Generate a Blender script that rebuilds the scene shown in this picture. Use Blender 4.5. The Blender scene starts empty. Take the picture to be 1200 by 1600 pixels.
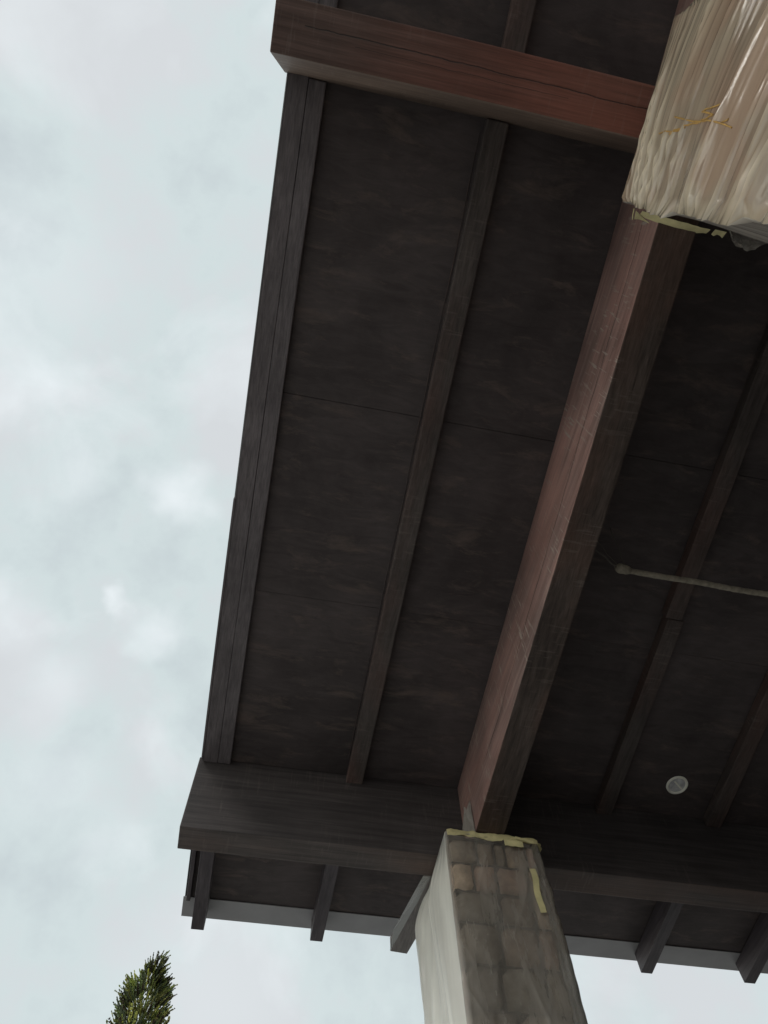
import bpy, bmesh, math, random
from mathutils import Vector, Matrix, noise as mn
random.seed(7)
SC = bpy.context.scene
COL = SC.collection
EYE = 1.6                                  # eye height; all "z" below are measured from the lens, placed +EYE
T = math.tan(-0.10969924)                  # fall of the roof towards the eave (+Y)

# ------------------------------------------------------------------ camera
R = Matrix(((0.981, -0.191, -0.023), (0.163, 0.885, -0.436), (0.104, 0.424, 0.900)))
def _orth(m):
    z = m[2].normalized(); x = (m[0] - z * m[0].dot(z)).normalized(); y = z.cross(x)
    return x, y, z
rv = Vector((0.44719066, -0.06589337, 0.18427354))
Rm = Matrix.Rotation(rv.length, 3, rv.normalized())       # world -> camera (x right, y down, z forward)
cam = bpy.data.cameras.new('camera')
co = bpy.data.objects.new('camera', cam); COL.objects.link(co)
cx, cy, cz = Rm[0], -Rm[1], -Rm[2]
co.matrix_world = Matrix(((cx[0], cy[0], cz[0], 0), (cx[1], cy[1], cz[1], 0), (cx[2], cy[2], cz[2], EYE), (0, 0, 0, 1)))
cam.sensor_fit = 'VERTICAL'; cam.sensor_height = 24; cam.lens = 24 * 1047.616 / 1600
cam.clip_start = 0.02; cam.clip_end = 3000
SC.camera = co

# ------------------------------------------------------------------ sky
LOW_SKY = (.35, 4.0)                       # extra brightness of the low sky, right and left
SUN_EL, SUN_AZ = math.radians(46), math.radians(202)     # azimuth of the light measured from +X towards +Y
w = bpy.data.worlds.new('World'); SC.world = w; w.use_nodes = True
nt = w.node_tree; N = nt.nodes; L = nt.links; N.clear()
def nd(t, **k):
    n = N.new(t)
    for a, b in k.items(): setattr(n, a, b)
    return n
out = nd('ShaderNodeOutputWorld'); bg = nd('ShaderNodeBackground'); bg.inputs['Strength'].default_value = 0.1
L.new(bg.outputs[0], out.inputs[0])
sky = nd('ShaderNodeTexSky'); sky.sky_type = 'NISHITA'; sky.sun_disc = False
sky.sun_elevation = SUN_EL; sky.sun_rotation = math.pi / 2 - SUN_AZ
tc = nd('ShaderNodeTexCoord')
n1 = nd('ShaderNodeTexNoise'); n1.inputs['Scale'].default_value = 3.6; n1.inputs['Detail'].default_value = 6; n1.inputs['Roughness'].default_value = .58
L.new(tc.outputs['Generated'], n1.inputs['Vector'])
n2 = nd('ShaderNodeTexNoise'); n2.inputs['Scale'].default_value = 5.5; n2.inputs['Detail'].default_value = 6; n2.inputs['Roughness'].default_value = .55; n2.inputs['Distortion'].default_value = .4
L.new(tc.outputs['Generated'], n2.inputs['Vector'])
r1 = nd('ShaderNodeValToRGB')
r1.color_ramp.elements[0].position = .34; r1.color_ramp.elements[0].color = (.575, .640, .665, 1)
r1.color_ramp.elements[1].position = .60; r1.color_ramp.elements[1].color = (.715, .745, .765, 1)
e = r1.color_ramp.elements.new(.5); e.color = (.685, .775, .780, 1)
L.new(n1.outputs['Fac'], r1.inputs['Fac'])
r2 = nd('ShaderNodeValToRGB')
r2.color_ramp.elements[0].position = .52; r2.color_ramp.elements[0].color = (0, 0, 0, 1)
r2.color_ramp.elements[1].position = .78; r2.color_ramp.elements[1].color = (.6, .6, .6, 1)
L.new(n2.outputs['Fac'], r2.inputs['Fac'])
# brighter thin places in the overcast, each in its own direction of the sky
def sky_dir(px, py):
    d = Rm.transposed() @ Vector(((px - 600) / 1047.6, (py - 800) / 1047.6, 1)); return d.normalized()
acc = r2.outputs['Color']
warp = nd('ShaderNodeMixRGB', blend_type='ADD'); warp.inputs['Fac'].default_value = .10
wn = nd('ShaderNodeTexNoise'); wn.inputs['Scale'].default_value = 11; wn.inputs['Detail'].default_value = 5
L.new(tc.outputs['Generated'], wn.inputs['Vector'])
ws = nd('ShaderNodeVectorMath', operation='SUBTRACT'); ws.inputs[1].default_value = (.5, .5, .5)
L.new(wn.outputs['Color'], ws.inputs[0]); L.new(tc.outputs['Generated'], warp.inputs['Color1']); L.new(ws.outputs[0], warp.inputs['Color2'])
for px, py, rad, amt in ((290, 770, .042, 1.0), (232, 985, .035, .75), (188, 940, .016, .9), (102, 600, .035, .5), (70, 1075, .05, .5),
                         (135, 740, .04, .35), (60, 420, .10, .28), (0, 960, .05, .5), (250, 1160, .03, .4), (80, 1215, .06, .3),
                         (170, 1320, .04, .35), (330, 1540, .12, .30), (20, 620, .04, .4)):
    d = sky_dir(px, py)
    dm = nd('ShaderNodeVectorMath', operation='DISTANCE'); dm.inputs[1].default_value = d
    L.new(warp.outputs[0], dm.inputs[0])
    mr = nd('ShaderNodeMapRange', interpolation_type='SMOOTHSTEP'); mr.inputs['From Min'].default_value = rad * 1.5; mr.inputs['From Max'].default_value = 0
    mr.inputs['To Min'].default_value = 0; mr.inputs['To Max'].default_value = amt
    L.new(dm.outputs['Value'], mr.inputs['Value'])
    mx = nd('ShaderNodeMath', operation='ADD', use_clamp=True); L.new(acc, mx.inputs[0]); L.new(mr.outputs[0], mx.inputs[1]); acc = mx.outputs[0]
m1 = nd('ShaderNodeMixRGB'); m1.inputs['Color2'].default_value = (.88, .94, .96, 1)
L.new(acc, m1.inputs['Fac']); L.new(r1.outputs['Color'], m1.inputs['Color1'])
sc10 = nd('ShaderNodeVectorMath', operation='SCALE'); sc10.inputs['Scale'].default_value = 10.0
L.new(m1.outputs[0], sc10.inputs[0])
m2 = nd('ShaderNodeMixRGB'); m2.inputs['Fac'].default_value = .93
L.new(sky.outputs[0], m2.inputs['Color1']); L.new(sc10.outputs[0], m2.inputs['Color2'])
# added glow in the unseen low sky to light side faces, most towards -X
sx = nd('ShaderNodeSeparateXYZ'); L.new(tc.outputs['Generated'], sx.inputs[0])
lowm = nd('ShaderNodeMapRange', interpolation_type='SMOOTHSTEP'); lowm.inputs['From Min'].default_value = .40; lowm.inputs['From Max'].default_value = .02
lowm.inputs['To Min'].default_value = 0; lowm.inputs['To Max'].default_value = 1; L.new(sx.outputs[2], lowm.inputs['Value'])
azm = nd('ShaderNodeMapRange', interpolation_type='SMOOTHSTEP'); azm.inputs['From Min'].default_value = .6; azm.inputs['From Max'].default_value = -.9
azm.inputs['To Min'].default_value = LOW_SKY[0]; azm.inputs['To Max'].default_value = LOW_SKY[1]; L.new(sx.outputs[0], azm.inputs['Value'])
gm = nd('ShaderNodeMath', operation='MULTIPLY_ADD'); gm.inputs[2].default_value = 1.0; L.new(lowm.outputs[0], gm.inputs[0]); L.new(azm.outputs[0], gm.inputs[1])
gs = nd('ShaderNodeVectorMath', operation='SCALE'); L.new(m2.outputs[0], gs.inputs[0]); L.new(gm.outputs[0], gs.inputs['Scale'])
tm = nd('ShaderNodeMixRGB', blend_type='MULTIPLY'); tm.inputs['Color2'].default_value = (1.0, .90, .80, 1)
L.new(lowm.outputs[0], tm.inputs['Fac']); L.new(gs.outputs[0], tm.inputs['Color1']); L.new(tm.outputs[0], bg.inputs['Color'])

sun = bpy.data.lights.new('sun', 'SUN'); sun.energy = 1.5; sun.angle = math.radians(22); sun.color = (1, .955, .89)
so = bpy.data.objects.new('sun', sun); COL.objects.link(so)
sd = Vector((math.cos(SUN_EL) * math.cos(SUN_AZ), math.cos(SUN_EL) * math.sin(SUN_AZ), math.sin(SUN_EL)))
so.rotation_euler = sd.to_track_quat('Z', 'Y').to_euler(); so.location = (-6, 6, 12)

SC.view_settings.view_transform = 'Standard'; SC.view_settings.look = 'None'
SC.view_settings.exposure = 0.0; SC.view_settings.gamma = 1.0; SC.view_settings.use_curve_mapping = False
SC.render.engine = 'CYCLES'
SC.cycles.max_bounces = 10; SC.cycles.diffuse_bounces = 6; SC.cycles.transparent_max_bounces = 12

# ------------------------------------------------------------------ materials
class Mat:
    def __init__(s, name, rough=.6, spec=.35):
        s.m = bpy.data.materials.new(name); s.m.use_nodes = True
        s.t = s.m.node_tree; s.n = s.t.nodes; s.l = s.t.links
        s.b = s.n['Principled BSDF']; s.out = s.n['Material Output']
        s.b.inputs['Roughness'].default_value = rough; s.b.inputs['Specular IOR Level'].default_value = spec
        s.tc = s.n.new('ShaderNodeTexCoord')
    def map(s, sc=(1, 1, 1), rot=(0, 0, 0), src='Object'):
        m = s.n.new('ShaderNodeMapping'); m.inputs['Scale'].default_value = sc; m.inputs['Rotation'].default_value = rot
        s.l.new(s.tc.outputs[src], m.inputs['Vector']); return m.outputs[0]
    def noise(s, vec, scale=1, detail=4, rough=.5, dist=0):
        n = s.n.new('ShaderNodeTexNoise'); n.inputs['Scale'].default_value = scale; n.inputs['Detail'].default_value = detail
        n.inputs['Roughness'].default_value = rough; n.inputs['Distortion'].default_value = dist
        s.l.new(vec, n.inputs['Vector']); return n.outputs['Fac']
    def ramp(s, v, stops):
        r = s.n.new('ShaderNodeValToRGB'); el = r.color_ramp.elements
        while len(el) < len(stops): el.new(.5)
        for q, (p, c) in zip(el, stops):
            q.position = p; q.color = (*c, 1) if not isinstance(c, (int, float)) else (c, c, c, 1)
        s.l.new(v, r.inputs['Fac']); return r.outputs['Color']
    def mix(s, a, b, f, mode='MIX'):
        m = s.n.new('ShaderNodeMixRGB'); m.blend_type = mode
        for k, v in (('Color1', a), ('Color2', b), ('Fac', f)):
            if isinstance(v, (int, float)): m.inputs[k].default_value = v if k == 'Fac' else (v, v, v, 1)
            elif isinstance(v, tuple): m.inputs[k].default_value = (*v, 1)
            else: s.l.new(v, m.inputs[k])
        return m.outputs[0]
    def math(s, op, a, b=0, clamp=False):
        m = s.n.new('ShaderNodeMath'); m.operation = op; m.use_clamp = clamp
        for i, v in enumerate((a, b)):
            if isinstance(v, (int, float)): m.inputs[i].default_value = v
            else: s.l.new(v, m.inputs[i])
        return m.outputs[0]
    def axis(s, i, src='Object'):
        x = s.n.new('ShaderNodeSeparateXYZ'); s.l.new(s.tc.outputs[src], x.inputs[0]); return x.outputs[i]
    def color(s, c):
        if isinstance(c, tuple): s.b.inputs['Base Color'].default_value = (*c, 1)
        else: s.l.new(c, s.b.inputs['Base Color'])
    def bump(s, h, st=.3, d=.004):
        b = s.n.new('ShaderNodeBump'); b.inputs['Strength'].default_value = st; b.inputs['Distance'].default_value = d
        s.l.new(h, b.inputs['Height']); s.l.new(b.outputs[0], s.b.inputs['Normal']); return b.outputs[0]

def wood(name, ax, dark, mid, light, crack=None, scratch=0, rough=.58, warm=None, warm_from=None):
    """stained timber with the grain along axis ax (0 or 1); crack = (axis across, position, amplitude)"""
    M = Mat(name, rough, .3)
    sc = [26, 26, 26]; sc[ax] = .9
    g = M.noise(M.map(tuple(sc)), 2.2, 6, .6, .35)
    sc2 = [90, 90, 90]; sc2[ax] = 2.5
    fine = M.noise(M.map(tuple(sc2)), 2, 4, .6)
    blot = M.noise(M.map((1, 1, 1)), 2.6, 5, .6, .3)
    c = M.ramp(g, [(.3, dark), (.52, mid), (.75, light)])
    if warm:
        sw = [3.2, 3.2, 3.2]; sw[ax] = .8
        wf = M.ramp(M.noise(M.map(tuple(sw)), 1.5, 4, .55), [(.42, 0), (.62, .8)])
        if warm_from:                        # the warm colour grows towards one end
            a0, a1 = warm_from; edge = M.math('ADD', M.axis(ax), M.math('MULTIPLY', M.noise(M.map((1, 1, 1)), 3, 4), .5))
            edge = M.math('DIVIDE', M.math('SUBTRACT', edge, a0 + .25), a1 - a0, True)
            wf = M.math('MULTIPLY', edge, M.ramp(M.noise(M.map(tuple(sw)), 1.5, 4, .55), [(.25, .45), (.6, .95)]))
        c = M.mix(c, warm, wf)
    c = M.mix(c, M.ramp(fine, [(.3, .72), (.7, 1.2)]), 1, 'MULTIPLY')
    c = M.mix(c, M.ramp(blot, [(.3, .74), (.7, 1.25)]), 1, 'MULTIPLY')
    # dusty speckle
    sp = M.noise(M.map((1, 1, 1)), 240, 2, .5)
    c = M.mix(c, (.16, .14, .12), M.ramp(sp, [(.70, 0), (.82, .45)]))
    h = M.math('ADD', M.math('MULTIPLY', g, .6), M.math('MULTIPLY', fine, .4))
    if crack:
        for (ca, pos, amp, wd, lo, hi) in crack:
            wv = M.noise(M.map(tuple(1.3 if i == ax else .01 for i in range(3))), 1.7, 6, .62)
            dist = M.math('SUBTRACT', M.math('SUBTRACT', M.axis(ca), M.math('MULTIPLY', M.axis(1), T)) if ca == 2 else M.axis(ca), M.math('ADD', M.math('MULTIPLY', M.math('SUBTRACT', wv, .5), amp), pos))
            line = M.math('SUBTRACT', 1, M.math('DIVIDE', M.math('ABSOLUTE', dist), wd), True)
            al = M.axis(ax)
            gate = M.math('MULTIPLY', M.math('GREATER_THAN', al, lo), M.math('LESS_THAN', al, hi))
            brk = M.ramp(M.noise(M.map(tuple(2.3 if i == ax else .01 for i in range(3))), 1.1, 3), [(.36, 0), (.44, 1)])
            line = M.math('MULTIPLY', M.math('MULTIPLY', line, gate), brk)
            c = M.mix(c, (.004, .003, .003), M.math('MULTIPLY', line, .9))
            h = M.math('SUBTRACT', h, M.math('MULTIPLY', line, 3))
    if scratch:
        s3 = [6, 6, 6]; s3[ax] = 55
        v = M.noise(M.map(tuple(s3), (.25, .1, .2)), 1.6, 3, .5, .2)
        patch = M.ramp(M.noise(M.map((1, 1, 1)), 3.4, 3), [(.42, 0), (.58, 1)])
        c = M.mix(c, (.27, .23, .20), M.math('MULTIPLY', M.math('MULTIPLY', M.ramp(v, [(.585, 0), (.64, 1)]), patch), scratch))
    M.color(c); M.bump(h, .5, .003)
    M.l.new(M.ramp(fine, [(.2, rough - .12), (.8, rough + .15)]), M.b.inputs['Roughness'])
    return M.m

BR = 1.0
def k(c): return (c[0] * .98, c[1] * .95, c[2] * .93)
m_rafter = wood('stained rafter timber', 1, k((.055, .046, .044)), k((.080, .068, .064)), k((.105, .090, .085)), warm=k((.105, .066, .058)), scratch=.15)
m_main = wood('red brown stained beam', 1, k((.115, .078, .070)), k((.195, .132, .120)), k((.29, .215, .195)), scratch=1, rough=.5, warm=k((.27, .155, .135)),
              crack=[(2, 2.425 + EYE, .05, .0042, -.3, 2.2), (2, 2.46 + EYE, .06, .0018, -.2, .5)])
m_under_shade = wood('brown beam underside with shade in the colour', 1, k((.050, .038, .033)), k((.085, .066, .058)), k((.125, .10, .088)), scratch=.2, warm=k((.12, .075, .06)))  # shade put into the colour of the main beam's underside
m_b2side = wood('grey brown cross beam side', 0, k((.10, .072, .058)), k((.148, .110, .090)), k((.22, .168, .140)), scratch=.2)  # side face paler and less red than the underside
m_cross = wood('dark stained cross beam', 0, k((.050, .043, .042)), k((.080, .068, .066)), k((.11, .092, .088)), warm=k((.10, .070, .060)), scratch=.12)
m_cside_shade = wood('cross beam side darkened as shade', 0, k((.036, .032, .033)), k((.054, .048, .049)), k((.074, .066, .067)), scratch=.08)  # darker copy of the cross beam stain, shade put into the inner face
m_red = wood('weathered red stained cross beam', 0, k((.065, .040, .034)), k((.110, .070, .060)), k((.15, .10, .088)), scratch=.12, warm=k((.20, .078, .058)), warm_from=(-.25, .55),
             crack=[(1, -.375, .035, .0026, -.25, .95), (1, -.352, .03, .0010, -.1, .55)])
m_barge = wood('painted barge board', 1, k((.095, .084, .090)), k((.132, .118, .126)), k((.168, .152, .160)), scratch=.05, rough=.5)
m_tail = wood('dark stained rafter tail', 1, k((.04, .034, .04)), k((.065, .056, .064)), k((.09, .08, .088)), rough=.5)
m_grey = wood('grey weathered board', 1, k((.12, .115, .11)), k((.17, .16, .158)), k((.23, .22, .21)))

def plywood():
    M = Mat('dark stained plywood', .72, .25)
    g = M.noise(M.map((2.2, 9, 6)), 2.2, 7, .68, 1.2)
    blot = M.noise(M.map((1, 1, 1)), 2.1, 6, .62, .4)
    wear = M.noise(M.map((1.6, 5, 3)), 2.4, 8, .72, .45)
    c = M.ramp(g, [(.30, k((.056, .047, .048))), (.55, k((.073, .062, .063))), (.78, k((.092, .078, .078)))])
    c = M.mix(c, M.ramp(blot, [(.3, .66), (.7, 1.3)]), 1, 'MULTIPLY')
    c = M.mix(c, k((.16, .125, .108)), M.ramp(wear, [(.54, 0), (.70, .6)]))
    c = M.mix(c, (.14, .12, .11), M.ramp(M.noise(M.map((1, 1, 1)), 210, 2), [(.70, 0), (.84, .35)]))
    M.color(c); M.bump(M.math('ADD', g, wear), .35, .003)
    return M.m
m_ply = plywood()

def simple(name, col, rough=.6, spec=.3, var=.18, sc=9, metal=0, bump=.15):
    M = Mat(name, rough, spec); M.b.inputs['Metallic'].default_value = metal
    v = M.noise(M.map((1, 1, 1)), sc, 5, .6, .2)
    M.color(M.mix(col, M.ramp(v, [(.3, 1 - var), (.7, 1 + var)]), 1, 'MULTIPLY'))
    M.bump(v, bump, .003); return M.m
m_metal = simple('grey painted metal edge', (.27, .265, .275), .42, .5, .10, 5, .0)
m_drip = simple('dull drip edge metal', (.16, .155, .16), .4, .5, .1, 7)
m_shingle = simple('dark roofing felt', (.05, .05, .052), .9, .2, .3, 30)
m_tape = simple('yellowed masking tape', (.56, .50, .27), .55, .35, .22, 16, 0, .5)
m_pipe = simple('dusty conduit', (.27, .24, .19), .75, .25, .35, 40, 0, .5)
m_wire = simple('thin dusty wire', (.10, .09, .08), .7)
m_trim = simple('off white lamp trim', (.95, .94, .84), .45, .4, .08, 20)
m_mark = simple('ochre marker scrawl', (.34, .20, .055), .6, .3, .3, 60)
m_bark = simple('cypress bark', (.10, .07, .05), .9, .1, .4, 14, 0, .6)

def reflector():
    M = Mat('lamp reflector', .25, .5); M.b.inputs['Metallic'].default_value = .1
    M.color(M.ramp(M.noise(M.map((1, 1, 1)), 26, 3, .5, .6), [(.35, (.55, .55, .57)), (.65, (.9, .9, .9))])); return M.m
m_refl = reflector()
def glass_mat():
    M = Mat('lamp lens glass', .15, .5); M.b.inputs['Transmission Weight'].default_value = .9; M.color((.85, .87, .88)); return M.m
m_glass = glass_mat()

def stone():
    M = Mat('split faced stone block', .95, .08)
    oi = M.n.new('ShaderNodeVertexColor'); oi.layer_name = 'tone'
    a = M.noise(M.map((1, 1, 1)), 14, 6, .65, .3); b = M.noise(M.map((1, 1, 1)), 45, 3, .5)
    c = M.mix(oi.outputs['Color'], M.ramp(a, [(.3, .72), (.7, 1.25)]), 1, 'MULTIPLY')
    c = M.mix(c, M.ramp(b, [(.3, .82), (.7, 1.16)]), 1, 'MULTIPLY')
    M.color(c); M.bump(M.math('ADD', a, M.math('MULTIPLY', b, .05)), .45, .006); return M.m
m_stone = stone()
m_mortar = simple('sandy mortar', (.05, .042, .036), .95, .1, .25, 40, 0, .6)

def film(name, base, lo, hi, milky, streak, rough=.3, tint=None):
    """crumpled polythene: clear where it lies flat, milky where folds gather"""
    M = Mat(name, rough, .5)
    at = M.n.new('ShaderNodeVertexColor'); at.layer_name = 'fold'
    s = M.noise(M.map(streak), 1.0, 6, .62, .25)
    f = M.math('ADD', M.math('MULTIPLY', M.ramp(s, [(.35, 0), (.68, 1)]), .45), M.math('MULTIPLY', at.outputs['Color'], .7), True)
    fac = M.math('ADD', M.math('MULTIPLY', f, hi - lo), lo, True)
    tr = M.n.new('ShaderNodeBsdfTransparent'); tr.inputs[0].default_value = (.93, .93, .91, 1)
    col = M.mix(base, milky, f)
    if tint: col = M.mix(col, tint, M.ramp(M.noise(M.map((1, 1.4, 1.4)), 3.3, 3, .5, .3), [(.46, 0), (.62, .55)]))
    M.color(col)
    tl = M.n.new('ShaderNodeBsdfTranslucent'); M.l.new(col, tl.inputs[0])
    nb = M.bump(s, .35, .004); M.l.new(nb, tl.inputs['Normal'])
    ms = M.n.new('ShaderNodeMixShader'); ms.inputs[0].default_value = .35
    M.l.new(M.b.outputs[0], ms.inputs[1]); M.l.new(tl.outputs[0], ms.inputs[2])
    mo = M.n.new('ShaderNodeMixShader'); M.l.new(fac, mo.inputs[0]); M.l.new(tr.outputs[0], mo.inputs[1]); M.l.new(ms.outputs[0], mo.inputs[2])
    gl = M.n.new('ShaderNodeBsdfGlossy'); gl.inputs['Roughness'].default_value = max(.14, rough - .08); M.l.new(nb, gl.inputs['Normal'])
    lw = M.n.new('ShaderNodeLayerWeight'); lw.inputs['Blend'].default_value = .25; M.l.new(nb, lw.inputs['Normal'])
    m4 = M.n.new('ShaderNodeMixShader'); M.l.new(M.math('MULTIPLY', lw.outputs[0], .75, True), m4.inputs[0]); M.l.new(mo.outputs[0], m4.inputs[1]); M.l.new(gl.outputs[0], m4.inputs[2])
    M.l.new(m4.outputs[0], M.out.inputs['Surface']); return M.m
m_film_side = film('milky loose polythene', (.70, .69, .64), .78, .97, (.88, .87, .80), (5, 5, 1.2))
m_film_front = film('clear tight polythene', (.76, .69, .62), .13, .74, (.88, .83, .76), (9, 9, 2.0), .22)
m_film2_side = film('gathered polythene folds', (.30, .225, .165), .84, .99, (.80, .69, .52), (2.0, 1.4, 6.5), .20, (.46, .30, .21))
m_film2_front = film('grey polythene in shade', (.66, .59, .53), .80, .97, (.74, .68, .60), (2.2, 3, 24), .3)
m_scrap = film('polythene scrap', (.30, .28, .26), .60, .95, (.62, .60, .55), (30, 30, 8))
m_thin = film('clear polythene flap', (.45, .47, .48), .38, .50, (.6, .62, .62), (2, 2, 2))

# ------------------------------------------------------------------ mesh helpers
def newmesh(name, bm, mats, parent=None, smooth=False):
    me = bpy.data.meshes.new(name); bmesh.ops.recalc_face_normals(bm, faces=bm.faces)
    if smooth:
        for f in bm.faces: f.smooth = True
    bm.to_mesh(me); bm.free()
    for m in (mats if isinstance(mats, (list, tuple)) else [mats]): me.materials.append(m)
    o = bpy.data.objects.new(name, me); COL.objects.link(o)
    if parent: o.parent = parent; o.matrix_parent_inverse = parent.matrix_world.inverted()
    return o
def thing(name, label, cat, loc=(0, 0, 0), group=None):
    o = bpy.data.objects.new(name, None); COL.objects.link(o); o.location = loc
    o.matrix_world = Matrix.Translation(loc)
    o['label'] = label; o['category'] = cat; o['kind'] = 'thing'
    if group: o['group'] = group
    return o
def hz(h, y): return h + T * y + EYE        # world z of roof-parallel level h at y
def slab(bm, x0, x1, y0, y1, hb, ht, bev=.003, segs=1, wob=0, plumb=True):
    """a box whose top and bottom follow the fall of the roof"""
    n = max(1, segs); vs = []
    for i in range(n + 1):
        y = y0 + (y1 - y0) * i / n
        dx = (mn.noise(Vector((x0 * 3, y * 1.3, 1.7)))) * wob; dh = (mn.noise(Vector((x0 * 3, y * 1.1, 9.3)))) * wob
        vs.append([bm.verts.new((x + dx, y, hz(h, y) + dh)) for x, h in ((x0, hb), (x1, hb), (x1, ht), (x0, ht))])
    for a, b in zip(vs, vs[1:]):
        for j in range(4): bm.faces.new((a[j], a[(j + 1) % 4], b[(j + 1) % 4], b[j]))
    bm.faces.new(vs[0]); bm.faces.new(vs[-1][::-1])
    if bev: bev_sharp(bm, bev)
def bev_sharp(bm, w):
    bmesh.ops.recalc_face_normals(bm, faces=bm.faces)
    es = [e for e in bm.edges if len(e.link_faces) == 2 and e.calc_face_angle() > .6]
    bmesh.ops.bevel(bm, geom=es, offset=w, segments=2, profile=.6, affect='EDGES')
def slab_x(bm, x0, x1, y0, y1, hb, ht, bev=.004, n=24, wob=.003):
    vs = []
    for i in range(n + 1):
        x = x0 + (x1 - x0) * i / n
        dy = mn.noise(Vector((x * 1.2, y0 * 3, 4.1))) * wob; dh = mn.noise(Vector((x * 1.3, y0 * 3, 7.7))) * wob
        vs.append([bm.verts.new((x, y + dy, hz(h, y) + dh)) for y, h in ((y0, hb), (y1, hb), (y1, ht), (y0, ht))])
    for a, b in zip(vs, vs[1:]):
        for j in range(4): bm.faces.new((a[j], a[(j + 1) % 4], b[(j + 1) % 4], b[j]))
    bm.faces.new(vs[0]); bm.faces.new(vs[-1][::-1])
    bev_sharp(bm, bev)

XR, YB = 3.9, -5.2                           # how far the roof runs beyond the picture
H0, HR, HD = 2.30, 2.58, 2.69                # undersides: beams, rafter tails, deck
HB, HG = 2.640, 2.664                        # undersides of the shallow rafters in the bays and of the barge board
# ------------------------------------------------------------------ ground
bm = bmesh.new()
bmesh.ops.create_grid(bm, x_segments=2, y_segments=2, size=400)
g = newmesh('ground', bm, None or simple('pale concrete paving', (.40, .395, .385), .9, .2, .15, 1.5)); g['kind'] = 'structure'

bm = bmesh.new(); bmesh.ops.create_cube(bm, size=1, matrix=Matrix.Translation(((XR - .25) / 2, (YB + 3.2) / 2, .01)) @ Matrix.Diagonal((XR + .25, 3.2 - YB, .04, 1)))  # unseen floor, added dark to cut bounce light under the roof
pf = newmesh('unseen_floor', bm, simple('dark floor cutting bounce light', (.032, .030, .029), .6, .3, .2, 3)); pf['kind'] = 'structure'
# ------------------------------------------------------------------ porch roof
roof = thing('porch_roof', 'dark brown timber porch roof with exposed beams and rafters over both wrapped columns', 'roof', (1.0, 2.6, hz(H0, 2.6)))
ys = [3.50, 2.705, 1.655, .782, -.292 - .146, -1.55, -2.75, -3.95, YB]
# plywood between and above the timbers, one panel for each board the seams show
for i in range(len(ys) - 1):
    y1, y0 = ys[i], ys[i + 1]
    bm = bmesh.new(); slab(bm, -.322, XR, y0 + .0007, y1 - .0007, HD + (.0015 if i % 2 else 0), HD + .018, .0015)
    newmesh('deck_panel', bm, m_ply, roof)
bm = bmesh.new(); slab(bm, -.335, XR, YB, 3.52, HD + .022, HD + .05, .003); newmesh('roofing', bm, m_shingle, roof)
# metal edge along the eave, folded down at the front
bm = bmesh.new(); slab(bm, -.338, XR, 3.466, 3.598, HD - .006, HD - .0025, 0); slab(bm, -.338, XR, 3.5985, 3.602, HD - .006, HD + .055, 0)
newmesh('eave_flashing', bm, m_metal, roof)
bm = bmesh.new(); slab(bm, -.3275, -.3230, YB, 1.24, HG - .002, HD + .052, .001, 30, .0015); newmesh('drip_edge', bm, m_drip, roof)
bm = bmesh.new(); slab(bm, -.3320, -.3230, 1.24, 2.56, HG - .004, HD + .052, .001, 12, .0015); newmesh('drip_edge', bm, m_barge, roof)
# barge board and the rafter nailed inside it
bm = bmesh.new(); slab(bm, -.3225, -.2545, YB, 2.573, HG - .001, HD - .001, .0012, 40, .001); newmesh('barge_board', bm, m_barge, roof)
# cross beams and main beam
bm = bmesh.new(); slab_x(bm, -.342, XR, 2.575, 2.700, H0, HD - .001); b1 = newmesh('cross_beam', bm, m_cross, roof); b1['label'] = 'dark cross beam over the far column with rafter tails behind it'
bm = bmesh.new(); slab_x(bm, -.340, XR, -.436, -.293, H0, HD - .001); b2 = newmesh('cross_beam', bm, m_red, roof); b2['label'] = 'cracked reddish cross beam at the near column'
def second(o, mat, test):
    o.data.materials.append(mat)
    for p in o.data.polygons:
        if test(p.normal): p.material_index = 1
second(b1, m_cside_shade, lambda n: n.y < -.5)
second(b2, m_b2side, lambda n: n.y > .5)
def beam_y(name, x0, x1, y0, y1, hb, mat, n=30, wob=.002, bev=.004):
    bm = bmesh.new(); slab(bm, x0, x1, y0, y1, hb, HD - .0012, bev, n, wob); return newmesh(name, bm, mat, roof)
mb = beam_y('main_beam', .931, 1.063, -.2915, 2.5735, H0 + .0005, m_main, 40, .002, .005); second(mb, m_under_shade, lambda n: n.z < -.5); mb['label'] = 'scratched red brown main beam between the two columns'
beam_y('main_beam', .931, 1.063, YB, -.4375, H0 + .0005, m_main)
# rafters
RX = [-.2235, .410, 1.675, 2.285, 2.90, 3.51]
for i, x in enumerate(RX):
    hw = .030 if i == 0 else .039; hb = HG if i == 0 else HB
    if i == 2:                               # a lapped joint shows in this one
        beam_y('rafter', x - hw + .012, x + hw + .012, 1.462, 2.5735, HB - .002, m_rafter, 14)
        beam_y('rafter', x - hw, x + hw, -.2915, 1.460, HB, m_rafter, 14)
    else: beam_y('rafter', x - hw, x + hw, -.2915, 2.5735, hb, m_barge if i == 0 else m_rafter)
    beam_y('rafter', x - hw, x + hw, YB, -.4375, hb, m_barge if i == 0 else m_rafter)
for x in [-.236, .381, .99, 2.222, 2.838, 3.45]:
    bm = bmesh.new(); slab(bm, x - .033, x + .033, 2.7015, 3.548, HR, HD - .0075, .0025, 4); newmesh('rafter_tail', bm, m_tail, roof)
# edge of the overhang left of the first tail
bm = bmesh.new(); slab(bm, -.320, -.3, 2.7015, 3.462, HD - .03, HD - .001, .002); newmesh('edge_trim', bm, m_tail, roof)
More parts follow.
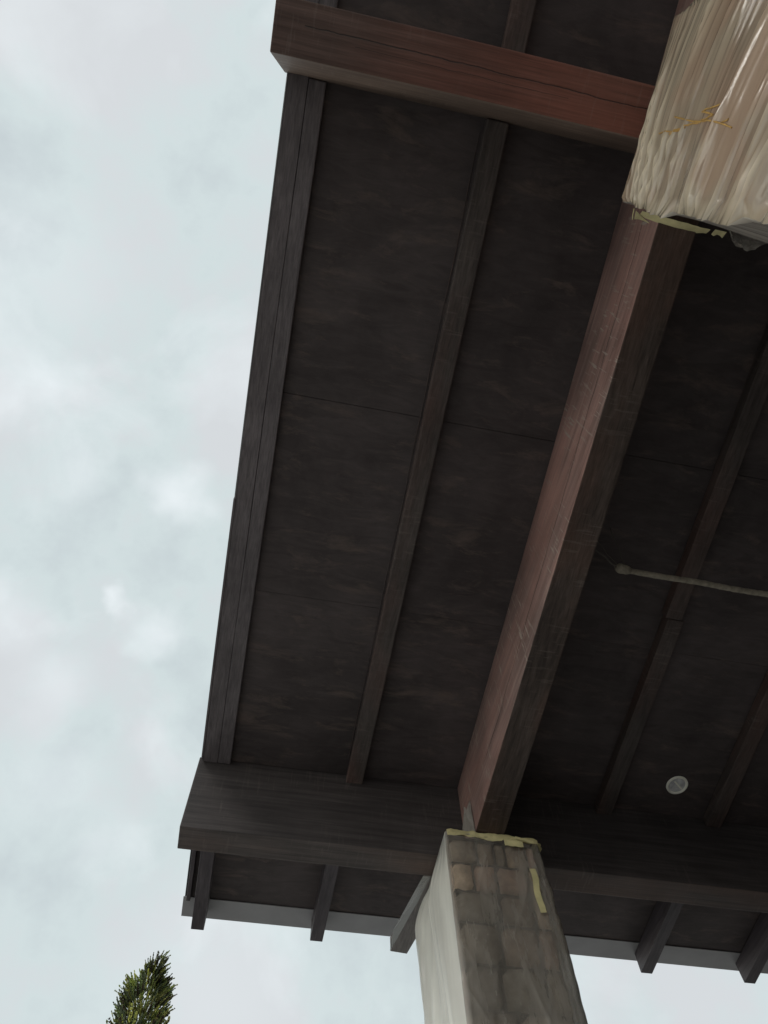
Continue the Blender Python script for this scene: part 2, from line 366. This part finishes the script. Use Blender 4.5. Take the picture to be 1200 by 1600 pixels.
# askew lookout board beside the far column
bm = bmesh.new()
q = [((.792, 2.703), (.886, 2.703)), ((.698, 3.187), (.780, 3.194))]
ring = []
for (a, b) in q:
    ring.append([bm.verts.new((p[0] - dx, p[1], hz(h, p[1]))) for p, h, dx in ((a, 2.305, 0), (b, 2.305, 0), (b, 2.37, 0), (a, 2.37, 0))])
for j in range(4): bm.faces.new((ring[0][j], ring[0][(j + 1) % 4], ring[1][(j + 1) % 4], ring[1][j]))
bm.faces.new(ring[0]); bm.faces.new(ring[1][::-1]); bev_sharp(bm, .002)
lb = newmesh('lookout_board', bm, m_grey, roof); lb['label'] = 'lighter grey board sticking out askew past the cross beam'
# bead of caulk along the second rafter
bm = bmesh.new(); prev = None
for i in range(90):
    y = -.25 + i * .0305; x = .3625 + mn.noise(Vector((y * 3, 0, 0))) * .004; wd = .0015 + .0014 * abs(mn.noise(Vector((y * 7, 4, 0))))
    cur = [bm.verts.new((x - wd, y, hz(HD, y) - .0015)), bm.verts.new((x + wd, y, hz(HD, y) - .0015)), bm.verts.new((x, y, hz(HD, y) - .004))]
    if prev:
        for j in range(3): bm.faces.new((prev[j], prev[(j + 1) % 3], cur[(j + 1) % 3], cur[j]))
    prev = cur
newmesh('caulk_bead', bm, m_cross, roof)

bm = bmesh.new(); bmesh.ops.create_cube(bm, size=1, matrix=Matrix.Translation((XR + .16, -1.5, 2.3)) @ Matrix.Diagonal((.3, 12, 4.6, 1)))  # added wall out of view, blocks light so the right bay stays dark
hw = newmesh('blocker_wall', bm, simple('dark stucco', (.06, .052, .048), .9, .2, .2, 12, 0, .5)); hw['kind'] = 'thing'
hw['label'] = 'dark stucco wall out of view, added to keep the right bay dark'; hw['category'] = 'wall'

# ------------------------------------------------------------------ recessed downlight
dl = Vector((2.038, 2.385, hz(HD, 2.385)))
lt = thing('downlight', 'small round off white recessed lamp in the dark ceiling between rafters, unlit', 'ceiling lamp', dl)
tilt = Matrix.Rotation(math.atan(T), 4, 'X')
def lathe(bm, prof, M4, n=40):
    rings = []
    for r, z in prof:
        rings.append([bm.verts.new(M4 @ Vector((r * math.cos(2 * math.pi * i / n), r * math.sin(2 * math.pi * i / n), z))) for i in range(n)])
    for a, b in zip(rings, rings[1:]):
        for i in range(n): bm.faces.new((a[i], a[(i + 1) % n], b[(i + 1) % n], b[i]))
    return rings
ML = Matrix.Translation(dl) @ tilt
bm = bmesh.new(); lathe(bm, [(.056, -.001), (.0555, -.006), (.050, -.009), (.0445, -.006), (.043, .0), (.0425, -.0005)], ML); newmesh('trim_ring', bm, m_trim, lt, True)
bm = bmesh.new(); r_ = lathe(bm, [(.0425, -.002), (.039, -.0030), (.028, -.0036), (.020, -.0018), (.014, -.0040), (.0005, -.0032)], ML); bm.faces.new(r_[-1]); newmesh('reflector', bm, m_refl, lt, True)
bm = bmesh.new()
bmesh.ops.create_cube(bm, size=1, matrix=ML @ Matrix.Translation((.004, -.002, -.0065)) @ Matrix.Rotation(-.9, 4, 'Z') @ Matrix.Diagonal((.008, .066, .003, 1))); bev_sharp(bm, .001)
newmesh('lamp_bar', bm, m_trim, lt)

# ------------------------------------------------------------------ conduit with loose wires
cp = thing('conduit_pipe', 'thin dusty conduit pipe under the dark ceiling with wires trailing from its end', 'pipe', (1.27, 1.2, 2.368 + EYE))
def tube(bm, pts, rad, n=10):
    rings = []
    for i, p in enumerate(pts):
        p = Vector(p); d = (Vector(pts[min(i + 1, len(pts) - 1)]) - Vector(pts[max(i - 1, 0)])).normalized()
        u = d.cross(Vector((0, 0, 1)) if abs(d.z) < .9 else Vector((1, 0, 0))).normalized(); v = d.cross(u)
        r = rad(i / (len(pts) - 1)) if callable(rad) else rad
        rings.append([bm.verts.new(p + (u * math.cos(2 * math.pi * j / n) + v * math.sin(2 * math.pi * j / n)) * r) for j in range(n)])
    for a, b in zip(rings, rings[1:]):
        for j in range(n): bm.faces.new((a[j], a[(j + 1) % n], b[(j + 1) % n], b[j]))
    bm.faces.new(rings[0]); bm.faces.new(rings[-1][::-1])
Z2 = 2.368 + EYE
bm = bmesh.new()
pts = [(1.285 + t * 2.6, 1.196 + .02 * t + .0015 * math.sin(t * 37), Z2 - .003 * math.sin(t * 9) + .001 * math.sin(t * 60)) for t in [i / 160 for i in range(161)]]
tube(bm, pts, lambda t: .0122 + .0012 * math.sin(t * 500) + .0006 * math.sin(t * 230)); newmesh('pipe', bm, m_pipe, cp, True)
bm = bmesh.new(); tube(bm, [(1.262 + .0095 * i, 1.192 + .0008 * i, Z2 + .002) for i in range(8)], lambda t: [.009, .017, .022, .021, .019, .020, .017, .013][round(t * 7)]); newmesh('end_cap', bm, m_pipe, cp, True)
for (a, b, sag, r) in (((1.268, 1.190, Z2), (1.066, 1.09, Z2 + .07), .012, .0035), ((1.275, 1.188, Z2 + .004), (1.10, 1.06, Z2 + .10), -.015, .0022), ((1.305, 1.185, Z2 + .01), (1.255, 1.09, Z2 + .16), .015, .0022)):
    bm = bmesh.new(); a = Vector(a); b = Vector(b)
    tube(bm, [a.lerp(b, t / 14) + Vector((0, 0, -sag * math.sin(math.pi * t / 14))) + Vector((0, mn.noise(Vector((t * .4, r * 999, 0))) * .008, 0)) for t in range(15)], r, 6); newmesh('wire', bm, m_wire, cp, True)

# ------------------------------------------------------------------ columns of stone blocks
TONES = [(.60, .52, .46), (.54, .49, .44), (.66, .58, .51), (.58, .51, .45), (.51, .47, .43), (.62, .52, .47), (.57, .52, .47)]
def block(bm, lay, o, u, v, nrm, w, h, dep, seed):
    """one rough block: face of w x h in the u,v plane, bulging along nrm"""
    nu, nv = 6, 5; rnd = random.Random(seed); tone = rnd.choice(TONES); f = rnd.uniform(.75, 1.15); tone = tuple(c * f for c in tone)
    grid = []
    for j in range(nv + 1):
        row = []
        for i in range(nu + 1):
            a, b = i / nu, j / nv
            edge = min(a, 1 - a, b, 1 - b) * 4; edge = min(1, edge)
            d = dep * (.0 + 1.0 * math.sqrt(edge)) + mn.noise((o + u * (a * w) + v * (b * h)) * 17) * .010 * edge
            jx = mn.noise(Vector((a * 3 + seed, b * 3, 0))) * .006; jy = mn.noise(Vector((a * 3, b * 3 + seed, 5))) * .006
            if a in (0, 1): jx *= .5
            row.append(bm.verts.new(o + u * (a * w + jx) + v * (b * h + jy) + nrm * d))
        grid.append(row)
    fs = []
    for j in range(nv):
        for i in range(nu): fs.append(bm.faces.new((grid[j][i], grid[j][i + 1], grid[j + 1][i + 1], grid[j + 1][i])))
    # sides
    bd = [grid[0][i] for i in range(nu + 1)] + [grid[j][nu] for j in range(1, nv + 1)] + [grid[nv][i] for i in range(nu - 1, -1, -1)] + [grid[j][0] for j in range(nv - 1, 0, -1)]
    lo = [bm.verts.new(p.co - nrm * (dep + .012)) for p in bd]
    for i in range(len(bd)): fs.append(bm.faces.new((bd[i], bd[(i + 1) % len(bd)], lo[(i + 1) % len(bd)], lo[i])))
    for f_ in fs:
        f_.smooth = True
        for lp in f_.loops: lp[lay] = (*tone, 1)
def column(x0, x1, y0, y1, label, first_rows, firstface, seed, top):
    t = thing('stone_column', label, 'column', ((x0 + x1) / 2, (y0 + y1) / 2, 0), 'stone columns carrying the porch roof')
    bm = bmesh.new()
    ins = .014; xa, xb, ya, yb = x0 + ins, x1 - ins, y0 + ins, y1 - ins
    vv = [bm.verts.new((x, y, z)) for z, f in ((0, 0), (1, 1)) for x, y in ((xa, ya), (xb, ya), (xb, yb), (xa, yb))]
    for i, v in enumerate(vv[4:]): v.co.z = hz(H0, v.co.y) - .004
    for i in range(4): bm.faces.new((vv[i], vv[(i + 1) % 4], vv[(i + 1) % 4 + 4], vv[i + 4]))
    bm.faces.new(vv[4:]); bm.faces.new(vv[:4][::-1]); newmesh('mortar_core', bm, m_mortar, t)
    bm = bmesh.new(); lay = bm.loops.layers.color.new('tone')
    rnd = random.Random(seed)
    faces = [(Vector((x0 + .01, y0 + ins, 0)), Vector((1, 0, 0)), Vector((0, -1, 0)), x1 - x0 - .02), (Vector((x1 - ins, y0 + .01, 0)), Vector((0, 1, 0)), Vector((1, 0, 0)), y1 - y0 - .02),
             (Vector((x1 - .01, y1 - ins, 0)), Vector((-1, 0, 0)), Vector((0, 1, 0)), x1 - x0 - .02), (Vector((x0 + ins, y1 - .01, 0)), Vector((0, -1, 0)), Vector((-1, 0, 0)), y1 - y0 - .02)]
    for fi, (o, u, n, W) in enumerate(faces):
        zt = top - .006; rows = list(first_rows); r = 0
        while zt > .08:
            h = rows[r] if r < len(rows) else rnd.uniform(.12, .165)
            h = min(h, zt - .01)
            if fi == firstface and r < len(FF): cuts = FF[r]
            else:
                cuts = [0]; 
                while cuts[-1] < .999: cuts.append(cuts[-1] + rnd.uniform(.28, .55))
                cuts[-1] = 1
                if cuts[-1] - cuts[-2] < .15: cuts.pop(-2)
            for a, b in zip(cuts, cuts[1:]):
                block(bm, lay, o + u * (a * W + .004) + Vector((0, 0, zt - h + .004)), u, Vector((0, 0, 1)), n, (b - a) * W - .010, h - .010, .020, rnd.randint(0, 99999))
            zt -= h; r += 1
    newmesh('stone_blocks', bm, m_stone, t)
    return t
FF = [[0, .32, .52, .65, .9, 1], [0, .24, .5, .86, 1], [0, .48, .85, 1], [0, .42, .82, 1], [0, .36, .80, 1], [0, .45, 1], [0, .3, .72, 1]]
c1t = hz(H0, 2.44)
column(.80, 1.205, 2.44, 2.86, 'square stone block column under the far cross beam, its blocks showing through clear plastic', [.115, .125, .13, .155, .155, .16, .15], 0, 3, c1t - .012)
FFs = FF; FF = []
column(.81, 1.35, -.60, -.13, 'near stone column at the top right, fully hidden by milky plastic wrapping', [], 0, 11, hz(H0, -.12) - .03)

# ------------------------------------------------------------------ polythene wraps
def wrap(name, label, x0, x1, y0, y1, zt_f, zb, disp, matfn, mats, ns=72, nz=420, top_bias=1.6, extra=None):
    """closed sheet round a column. s runs 0..4 (front, right, back, left); disp -> outward offset, y jag"""
    bm = bmesh.new(); lay = bm.loops.layers.color.new('fold')
    xs = []
    for side in range(4):
        for i in range(ns): xs.append(side + i / ns)
    cols = []; fold = {}
    for j in range(nz + 1):
        t = (j / nz) ** top_bias
        row = []
        for s in xs:
            side = int(s); a = s - side
            # slow corner crowding
            a2 = .5 - .5 * math.cos(math.pi * a) if extra == 'soft' else a
            if side == 0: x, y, n = x0 + (x1 - x0) * a2, y0, (0, -1)
            elif side == 1: x, y, n = x1, y0 + (y1 - y0) * a2, (1, 0)
            elif side == 2: x, y, n = x1 - (x1 - x0) * a2, y1, (0, 1)
            else: x, y, n = x0, y1 - (y1 - y0) * a2, (-1, 0)
            ztop = zt_f(x, y); z = ztop + (zb - ztop) * t
            if a == 0:                       # corner: push along the diagonal
                pn = {0: (-1, -1), 1: (1, -1), 2: (1, 1), 3: (-1, 1)}[side]
            else: pn = n
            d, fo, dz = disp(side, a, z, ztop - z, x, y)
            v = bm.verts.new((x + pn[0] * d, y + pn[1] * d, z + dz)); fold[v] = fo; row.append(v)
        cols.append(row)
    n = len(xs)
    for r0, r1 in zip(cols, cols[1:]):
        for i in range(n):
            f = bm.faces.new((r0[i], r0[(i + 1) % n], r1[(i + 1) % n], r1[i])); f.smooth = True
            f.material_index = matfn(int(xs[i]))
            for lp in f.loops:
                q = max(0, min(1, fold[lp.vert])); lp[lay] = (q, q, q, 1)
    t = thing(name, label, 'plastic sheet', ((x0 + x1) / 2, (y0 + y1) / 2, .1), 'plastic sheeting wrapped round the columns')
    bmesh.ops.reverse_faces(bm, faces=bm.faces)
    me = bpy.data.meshes.new('sheet'); bm.to_mesh(me); bm.free()
    for m in mats: me.materials.append(m)
    o = bpy.data.objects.new('sheet', me); COL.objects.link(o); o.parent = t; o.matrix_parent_inverse = t.matrix_world.inverted()
    return t
def ss(a, b, x):
    x = max(0, min(1, (x - a) / (b - a))); return x * x * (3 - 2 * x)
def ridged(v): return 1 - abs(v) * 2

def disp1(side, a, z, dep, x, y):
    e = ss(0, .12, dep)
    mid = math.sin(math.pi * a) ** .7 if a > 0 else 0
    if side == 3:                            # towards the open air: a loose bag of sheet
        fold = mn.noise(Vector((a * 5 + z * 1.6, z * .9, 3))) ; f2 = mn.noise(Vector((a * 26 + z * 1.5, z * 1.1, 8)))
        d = .004 + ss(-.03, .27, dep) * (.066 * mid + .012) + e * mid * (fold * .030 + f2 * .010)
        fo = .35 + ridged(fold) * .35 + ridged(f2) * .3
    elif side == 0:
        fold = mn.noise(Vector((x * 9 + z * .8, z * 2.2, 13))); f2 = mn.noise(Vector((x * 38 + z * 4, z * 3.0, 18)))
        d = .022 + e * (.003 + max(0, fold) * .010 + f2 * .001)
        c1 = max(0, ridged(mn.noise(Vector((x * 8 + z * 4, z * 2.2, 41))))) ** 6; c2 = max(0, ridged(mn.noise(Vector((x * 11 - z * 5, z * 2.6, 47))))) ** 6
        d += e * (c1 * .0035 + c2 * .003)
        fo = .05 + .09 * c1 + .09 * c2 + ss(.20, 1.0, dep) * .34
    elif side == 1:
        fold = mn.noise(Vector((a * 9, z * 1.2, 23))); d = .006 + ss(.02, .25, dep) * (.008 + .008 * mid) + fold * .006 * e; fo = .7 + fold
    else: d = .01 + mn.noise(Vector((a * 7, z, 33))) * .01; fo = .5
    if a == 0:
        d = .006 + e * .004 + (.006 if side == 1 else 0) * ss(.05, .4, dep) + mn.noise(Vector((0, z * 14, side * 7))) * .005 * e; fo = .75
    return d, fo, 0
w1 = wrap('plastic_wrap', 'clear polythene sheet taped round the far stone column, bagging out milky on its left side', .797, 1.208, 2.437, 2.863,
          lambda x, y: hz(H0, y) - .008, .12, disp1, lambda s: 0 if s == 0 else 1, [m_film_front, m_film_side])
def disp2(side, a, z, dep, x, y):
    # folds run round the column, gathered at its back edge and splayed out towards the near arris
    g = (y + .61) / .5 if side == 3 else 1.0
    fan = dep * .95; dz = dep - fan / (.80 + .22 * g) if side in (2, 3) else 0; dep = max(0, dep - dz)
    k1 = mn.noise(Vector((fan * 8, y * 1.1 + 1, 2.2))); k2 = mn.noise(Vector((fan * 24, y * 1.6, 6.2))); k3 = mn.noise(Vector((fan * 52, y * 2.2, 9.9)))
    cr = max(0, ridged(k2)) ** 7; cr3 = max(0, ridged(k3)) ** 6
    gate = .35 + .65 * ss(-.1, .25, mn.noise(Vector((fan * 5, y * 3, 31))))
    fo = .12 + cr * .75 * gate + cr3 * .18 * (.3 + .7 * ss(.3, 1, g)) + k1 * .22 + .34 * math.exp(-dep * 6)
    grow = ss(0, .5, dep) * .02
    if side == 3:
        near = ss(.55, 1.0, g)
        d = .006 + .012 * math.sin(math.pi * min(1, max(0, g))) * ss(0, .05, dep) + k1 * .016 + cr * .013 * gate + cr3 * .0012 + grow + near * k2 * .012; fo += near * .18
    elif side == 2:
        u = 1 - a
        sag = ss(.15, 1, u) * .030 * ss(0, .07, dep)
        d = .004 + sag + k1 * .006 + k2 * .005 + grow; fo = .12 + cr * .4
    else: d = .012 + k1 * .01; fo = .5
    if a == 0:
        st = math.floor(fan * 17 + 1.6 * mn.noise(Vector((fan * 8, 3, 3)))); fr = fan * 17 + 1.6 * mn.noise(Vector((fan * 8, 3, 3))) - st
        jag = ((st * 7919) % 13) / 13 * .026 * (.45 + .55 * fr)
        d = .002 + jag + grow; fo = .95
    return d, fo, dz
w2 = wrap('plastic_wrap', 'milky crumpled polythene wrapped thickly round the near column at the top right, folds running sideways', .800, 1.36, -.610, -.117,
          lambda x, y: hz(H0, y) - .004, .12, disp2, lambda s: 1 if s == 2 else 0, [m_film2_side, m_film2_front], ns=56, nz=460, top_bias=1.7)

# masking tape round the top of the far column
def tape_band(parent, x0, x1, y0, y1, th, seed, mat, out=.025, top=.006, sides=(0, 3, 1)):
    bm = bmesh.new(); n = 46
    for side in sides:
        A = {0: ((x0, y0), (x1, y0), (0, -1)), 1: ((x1, y0), (x1, y1), (1, 0)), 3: ((x0, y1), (x0, y0), (-1, 0))}[side]
        prev = None
        for i in range(n + 1):
            a = i / n; x = A[0][0] + (A[1][0] - A[0][0]) * a; y = A[0][1] + (A[1][1] - A[0][1]) * a
            nz_ = mn.noise(Vector((x * 12, y * 12, seed))); n2_ = mn.noise(Vector((x * 45, y * 45, seed + 4)))
            zt = hz(H0, y) - top + nz_ * .006 + n2_ * .003; hb = th * (1 + nz_ * .35) * (1.25 if .35 < a < .6 and side == 0 else 1)
            rows = []
            for kx in range(5):
                q = kx / 4; o = out + .003 * math.sin(q * 9 + a * 30) + n2_ * .004
                rows.append(bm.verts.new((x + A[2][0] * o, y + A[2][1] * o, zt - hb * q)))
            rows.insert(0, bm.verts.new((x - A[2][0] * .012, y - A[2][1] * .012, zt + .002)))
            if prev:
                for p, q_, r, s in zip(prev, prev[1:], rows[1:], rows): bm.faces.new((p, q_, r, s)).smooth = True
            prev = rows
    bmesh.ops.remove_doubles(bm, verts=bm.verts, dist=.0005)
    return newmesh('masking_tape', bm, mat, parent)
tape_band(w1, .797, 1.208, 2.437, 2.863, .026, 3, m_tape, sides=(0, 1))
def strip(parent, name, pts, wd, mat, nrm=(0, -1, 0), th=.0015):
    """a flat ribbon following pts, width vector wd"""
    bm = bmesh.new(); n = Vector(nrm) * th; prev = None
    for i, p in enumerate(pts):
        p = Vector(p); wv = Vector(wd) * (1 + .12 * mn.noise(Vector((i * .7, 1, 1))))
        cur = [bm.verts.new(p), bm.verts.new(p + wv), bm.verts.new(p + wv + n), bm.verts.new(p + n)]
        if prev:
            for j in range(4): bm.faces.new((prev[j], prev[(j + 1) % 4], cur[(j + 1) % 4], cur[j]))
        else: bm.faces.new(cur)
        prev = cur
    bm.faces.new(prev[::-1]); return newmesh(name, bm, mat, parent)
yf = 2.437 - .040
strip(w1, 'tape_piece', [(1.132 + .004 * math.sin(i), yf, 1.862 + EYE - i * .0235) for i in range(9)], (.026, 0, .003), m_tape)
strip(w1, 'tape_piece', [(1.045 + i * .012, yf - .001, 1.962 + EYE + .0015 * math.sin(i * 2)) for i in range(8)], (0, 0, .028), m_tape)
strip(w1, 'tape_piece', [(1.10 + i * .01, yf - .001, 2.002 + EYE - .002 * i) for i in range(9)], (0, 0, .012), m_tape)

# torn scrap of sheeting standing on the column head against the beam
bm = bmesh.new(); lay = bm.loops.layers.color.new('fold')
z0 = c1t - .02
outl = [(.866, 0), (.872, .03), (.892, .120), (.8965, .152), (.901, .150), (.9035, .132), (.910, .150), (.919, .170), (.9255, .186), (.9262, .160), (.9255, .140)]
for i in range(9): outl += [(.9265 + .0003 * i, .130 - .0105 * i), (.9225 + .0004 * i, .125 - .0105 * i)]
outl += [(.929, 0)]
fr = [bm.verts.new((x, 2.418 - .006 * math.sin(x * 90), z0 + zz)) for x, zz in outl]
bk = [bm.verts.new(v.co + Vector((0, .002, 0))) for v in fr]
f1 = bm.faces.new(fr); f2 = bm.faces.new(bk[::-1])
for i in range(len(fr)): bm.faces.new((fr[i], bk[i], bk[(i + 1) % len(fr)], fr[(i + 1) % len(fr)]))
for f in bm.faces:
    for lp in f.loops: lp[lay] = (.5, .5, .5, 1)
sc = newmesh('torn_flap', bm, m_scrap, w1); sc['label'] = 'torn grey flap with a serrated edge sticking up against the main beam'

# near column: tape along the head, loose corner flap, dangling shred, ochre scrawl
def ribbon(parent, name, pts_a, pts_b, mat, th=.0012):
    bm = bmesh.new(); lay = bm.loops.layers.color.new('fold'); prev = None
    for a, b in zip(pts_a, pts_b):
        a = Vector(a); b = Vector(b); cur = [bm.verts.new(a), bm.verts.new(b), bm.verts.new(b + Vector((0, th, th))), bm.verts.new(a + Vector((0, th, th)))]
        if prev:
            for j in range(4): bm.faces.new((prev[j], prev[(j + 1) % 4], cur[(j + 1) % 4], cur[j]))
        else: bm.faces.new(cur)
        prev = cur
    bm.faces.new(prev[::-1])
    for f in bm.faces:
        for lp in f.loops: lp[lay] = (.6, .6, .6, 1)
    return newmesh(name, bm, mat, parent, False)
zt2 = hz(H0, -.1)
pa, pb = [], []
for i in range(24):
    t = i / 23; x = .862 + t * .232
    nz_ = mn.noise(Vector((x * 40, 2, 2)))
    pa.append((x, -.100 + .010 * t + nz_ * .003, zt2 - .020 - .006 * t)); pb.append((x + .002, -.088 + .010 * t + nz_ * .006 + .008 * math.sin(t * 3.1), zt2 - .002 + nz_ * .004))
ribbon(w2, 'masking_tape', pa, pb, m_tape)
ribbon(w2, 'tape_piece', [(1.112 + .01 * i, -.094, zt2 - .018) for i in range(5)], [(1.113 + .01 * i, -.080 + .004 * math.sin(i * 2), zt2 - .002) for i in range(5)], m_tape)
ribbon(w2, 'tape_flap', [(.845, -.098, zt2 - .012), (.858, -.092, zt2 - .008), (.872, -.085, zt2 - .004), (.886, -.080, zt2 - .001)], [(.853, -.074, zt2 + .002), (.866, -.077, zt2), (.884, -.076, zt2), (.905, -.072, zt2 + .002)], m_tape)
bm = bmesh.new(); tube(bm, [(.838, -.103, zt2 - .01), (.842, -.085, zt2 - .004), (.848, -.072, zt2 + .002)], .0018, 6); newmesh('tape_curl', bm, m_tape, w2)
bm = bmesh.new(); lay = bm.loops.layers.color.new('fold')
g_ = []
for i in range(15):
    t = i / 14; row = []
    for j in range(7):
        s = j / 6; x = 1.150 + t * .14; 
        row.append(bm.verts.new((x + mn.noise(Vector((t * 5, s * 5, 1))) * .01, -.105 + s * (.045 * math.sin(math.pi * min(1, t * 1.15)) ** .6 + .006) + mn.noise(Vector((t * 7, s * 6, 3))) * .010, zt2 - .045 + .03 * (1 - s) - .07 * t * .4 + mn.noise(Vector((t * 9, s * 7, 7))) * .012)))
    g_.append(row)
for a, b in zip(g_, g_[1:]):
    for j in range(6):
        f = bm.faces.new((a[j], a[j + 1], b[j + 1], b[j])); f.smooth = True
        for lp in f.loops: lp[lay] = (.7 * random.random(),) * 3 + (1,)
newmesh('loose_shred', bm, m_scrap, w2)
# scrawl, as raised paint strokes on the left face of the wrap
def px_on_x(px, py, X):
    d = Rm.transposed() @ Vector(((px - 600) / 1047.616, (py - 800) / 1047.616, 1)); q = d * (X / d.x); return Vector((q.x, q.y, q.z + EYE))
bm = bmesh.new()
strokes = [[(1040, 211), (1052, 208), (1064, 209), (1075, 206), (1080, 200), (1090, 196), (1102, 194), (1118, 191), (1135, 194), (1150, 199), (1158, 203)],
           [(1068, 186), (1080, 189), (1092, 192), (1105, 192), (1114, 189)], [(1107, 177), (1116, 173), (1128, 171), (1144, 167)], [(1107, 177), (1118, 179), (1130, 183), (1118, 187), (1110, 190)],
           [(1145, 195), (1156, 190)], [(1058, 213), (1070, 205), (1082, 202)]]
from mathutils.bvhtree import BVHTree
_m = [c for c in w2.children if c.name.startswith('sheet')][0].data; _bv = BVHTree.FromPolygons([v.co for v in _m.vertices], [p.vertices for p in _m.polygons])
def on_sheet(p):
    h = _bv.ray_cast(Vector((.70, p.y, p.z)), Vector((1, 0, 0)))[0]; return Vector((h.x - .001, h.y, h.z)) if h else p
for st in strokes:
    den = [Vector((*a, 0)).lerp(Vector((*b, 0)), q / 4) for a, b in zip(st, st[1:]) for q in range(4)] + [Vector((*st[-1], 0))]
    tube(bm, [on_sheet(px_on_x(v.x, v.y, .782)) for v in den], .0020, 6)
newmesh('scrawl', bm, m_mark, w2)

# clear flap of sheet hanging at the askew board
bm = bmesh.new(); lay = bm.loops.layers.color.new('fold')
pts = [(.754, 2.705, 2.302), (.684, 3.052, 2.302), (.696, 3.186, 2.304), (.764, 2.856, 2.304), (.790, 2.705, 2.304)]
vs = [bm.verts.new((x, y, hz(h, y))) for x, y, h in pts]; f = bm.faces.new(vs)
for lp in f.loops: lp[lay] = (.4, .4, .4, 1)
bmesh.ops.solidify(bm, geom=[f], thickness=.001)
newmesh('film_scrap', bm, m_thin, lb)

# ------------------------------------------------------------------ cypress beyond the porch
TX, TY, TH = -.675, 6.0, 3.50 + EYE
tr = thing('conifer_tree', 'green conifer with a ragged pointed tip standing alone beyond the porch at the bottom left', 'tree', (TX, TY, 0))
bm = bmesh.new(); tube(bm, [(TX + .02 * math.sin(i), TY, TH * i / 14 * .97) for i in range(15)], lambda t: .075 * (1 - t) + .004, 8); newmesh('trunk', bm, m_bark, tr, True)
def leaf_mat():
    M = Mat('cypress foliage', .6, .25)
    at = M.n.new('ShaderNodeVertexColor'); at.layer_name = 'tone'
    c = M.mix(at.outputs['Color'], M.ramp(M.noise(M.map((1, 1, 1)), 7, 3), [(.35, .75), (.65, 1.25)]), 1, 'MULTIPLY')
    M.color(c); tl = M.n.new('ShaderNodeBsdfTranslucent'); M.l.new(c, tl.inputs[0]); ms = M.n.new('ShaderNodeMixShader'); ms.inputs[0].default_value = .70
    M.l.new(M.b.outputs[0], ms.inputs[1]); M.l.new(tl.outputs[0], ms.inputs[2]); M.l.new(ms.outputs[0], M.out.inputs['Surface']); return M.m
m_leaf = leaf_mat()
bm = bmesh.new(); lay = bm.loops.layers.color.new('tone'); rnd = random.Random(5)
def leaflet(p, d, l, wd, tone):
    u = d.cross(Vector((rnd.uniform(-1, 1), rnd.uniform(-1, 1), rnd.uniform(-1, 1)))).normalized() * wd
    f = bm.faces.new([bm.verts.new(q) for q in (p - u * .5, p + d * l * .5 - u, p + d * l, p + d * l * .5 + u, p + u * .5)])
    for lp in f.loops: lp[lay] = (*tone, 1)
def spray(p, d, ln, size, n, tone):
    """a feathery sprig: short scale leaf twigs either side of a stem"""
    d = d.normalized(); side = d.cross(Vector((rnd.uniform(-1, 1), rnd.uniform(-1, 1), rnd.uniform(-.3, .3)))).normalized()
    for i in range(n):
        t = (i + 1) / n; q = p + d * ln * t
        for sg in (-1, 1):
            dd = (d * .9 + side * sg * rnd.uniform(.4, .9) + Vector((0, 0, rnd.uniform(0, .35)))).normalized()
            ff = rnd.uniform(.78, 1.25); tn = tuple(c * ff for c in tone); leaflet(q, dd, size * (1.25 - .7 * t) * rnd.uniform(.7, 1.2), size * .30, tn)
    leaflet(p + d * ln * .95, d, size * .9, size * .30, tone)
def crown_r(z):                               # radius of the crown at height z
    s = TH - z
    return .015 + .25 * s ** .72 if s < 1.3 else min(.48, .316 + .06 * (s - 1.3))
GREENS = [(.38, .43, .28), (.46, .50, .28), (.55, .56, .30), (.34, .37, .29), (.48, .48, .30)]
z = TH - .03
lead = [(0, 0, 1, .16), (.9, 0, .9, .13), (-.5, .2, 1, .10), (.5, .4, 1, .12), (.2, -.5, 1, .10)]
for dx, dy, dz, ln in lead:
    spray(Vector((TX - .0 + dx * .04, TY + dy * .03, TH - .17)), Vector((dx * .5, dy * .5, dz)), ln, .020, 14, (.26, .23, .19))
def branches(z0, z1, count, ln_f, size, n):
    for _ in range(count):
        z = z0 + (z1 - z0) * rnd.random(); a = rnd.uniform(0, 2 * math.pi)
        lump = 1 + .42 * mn.noise(Vector((math.cos(a) * 1.3, math.sin(a) * 1.3, z * 2.6)))
        r = crown_r(z) * lump * math.sqrt(rnd.uniform(.30, 1)); rr = r / max(.01, crown_r(z) * lump)
        gap = mn.noise(Vector((math.cos(a) * r * 9, math.sin(a) * r * 9, z * 5.0)))
        if gap < -.30: continue
        p = Vector((TX + math.cos(a) * r, TY + math.sin(a) * r, z))
        d = Vector((math.cos(a) * rnd.uniform(.4, 1.3), math.sin(a) * rnd.uniform(.4, 1.3), rnd.uniform(.4, 1.3)))
        tone = rnd.choice(GREENS); br = .75 + .5 * mn.noise(Vector((p.x * 9, p.y * 9, z * 7))) + .25
        if rr > .85 and rnd.random() < .28: tone = (.22, .19, .155)
        spray(p, d, ln_f * rnd.uniform(.6, 1.3), size, n, tuple(c * br for c in tone))
branches(TH - .30, TH - .08, 80, .075, .017, 12)
branches(TH - .80, TH - .20, 1150, .085, .017, 13)
branches(TH - 1.6, TH - .7, 1100, .12, .034, 6)
branches(.35, TH - 1.5, 1500, .20, .075, 5)
newmesh('crown', bm, m_leaf, tr)
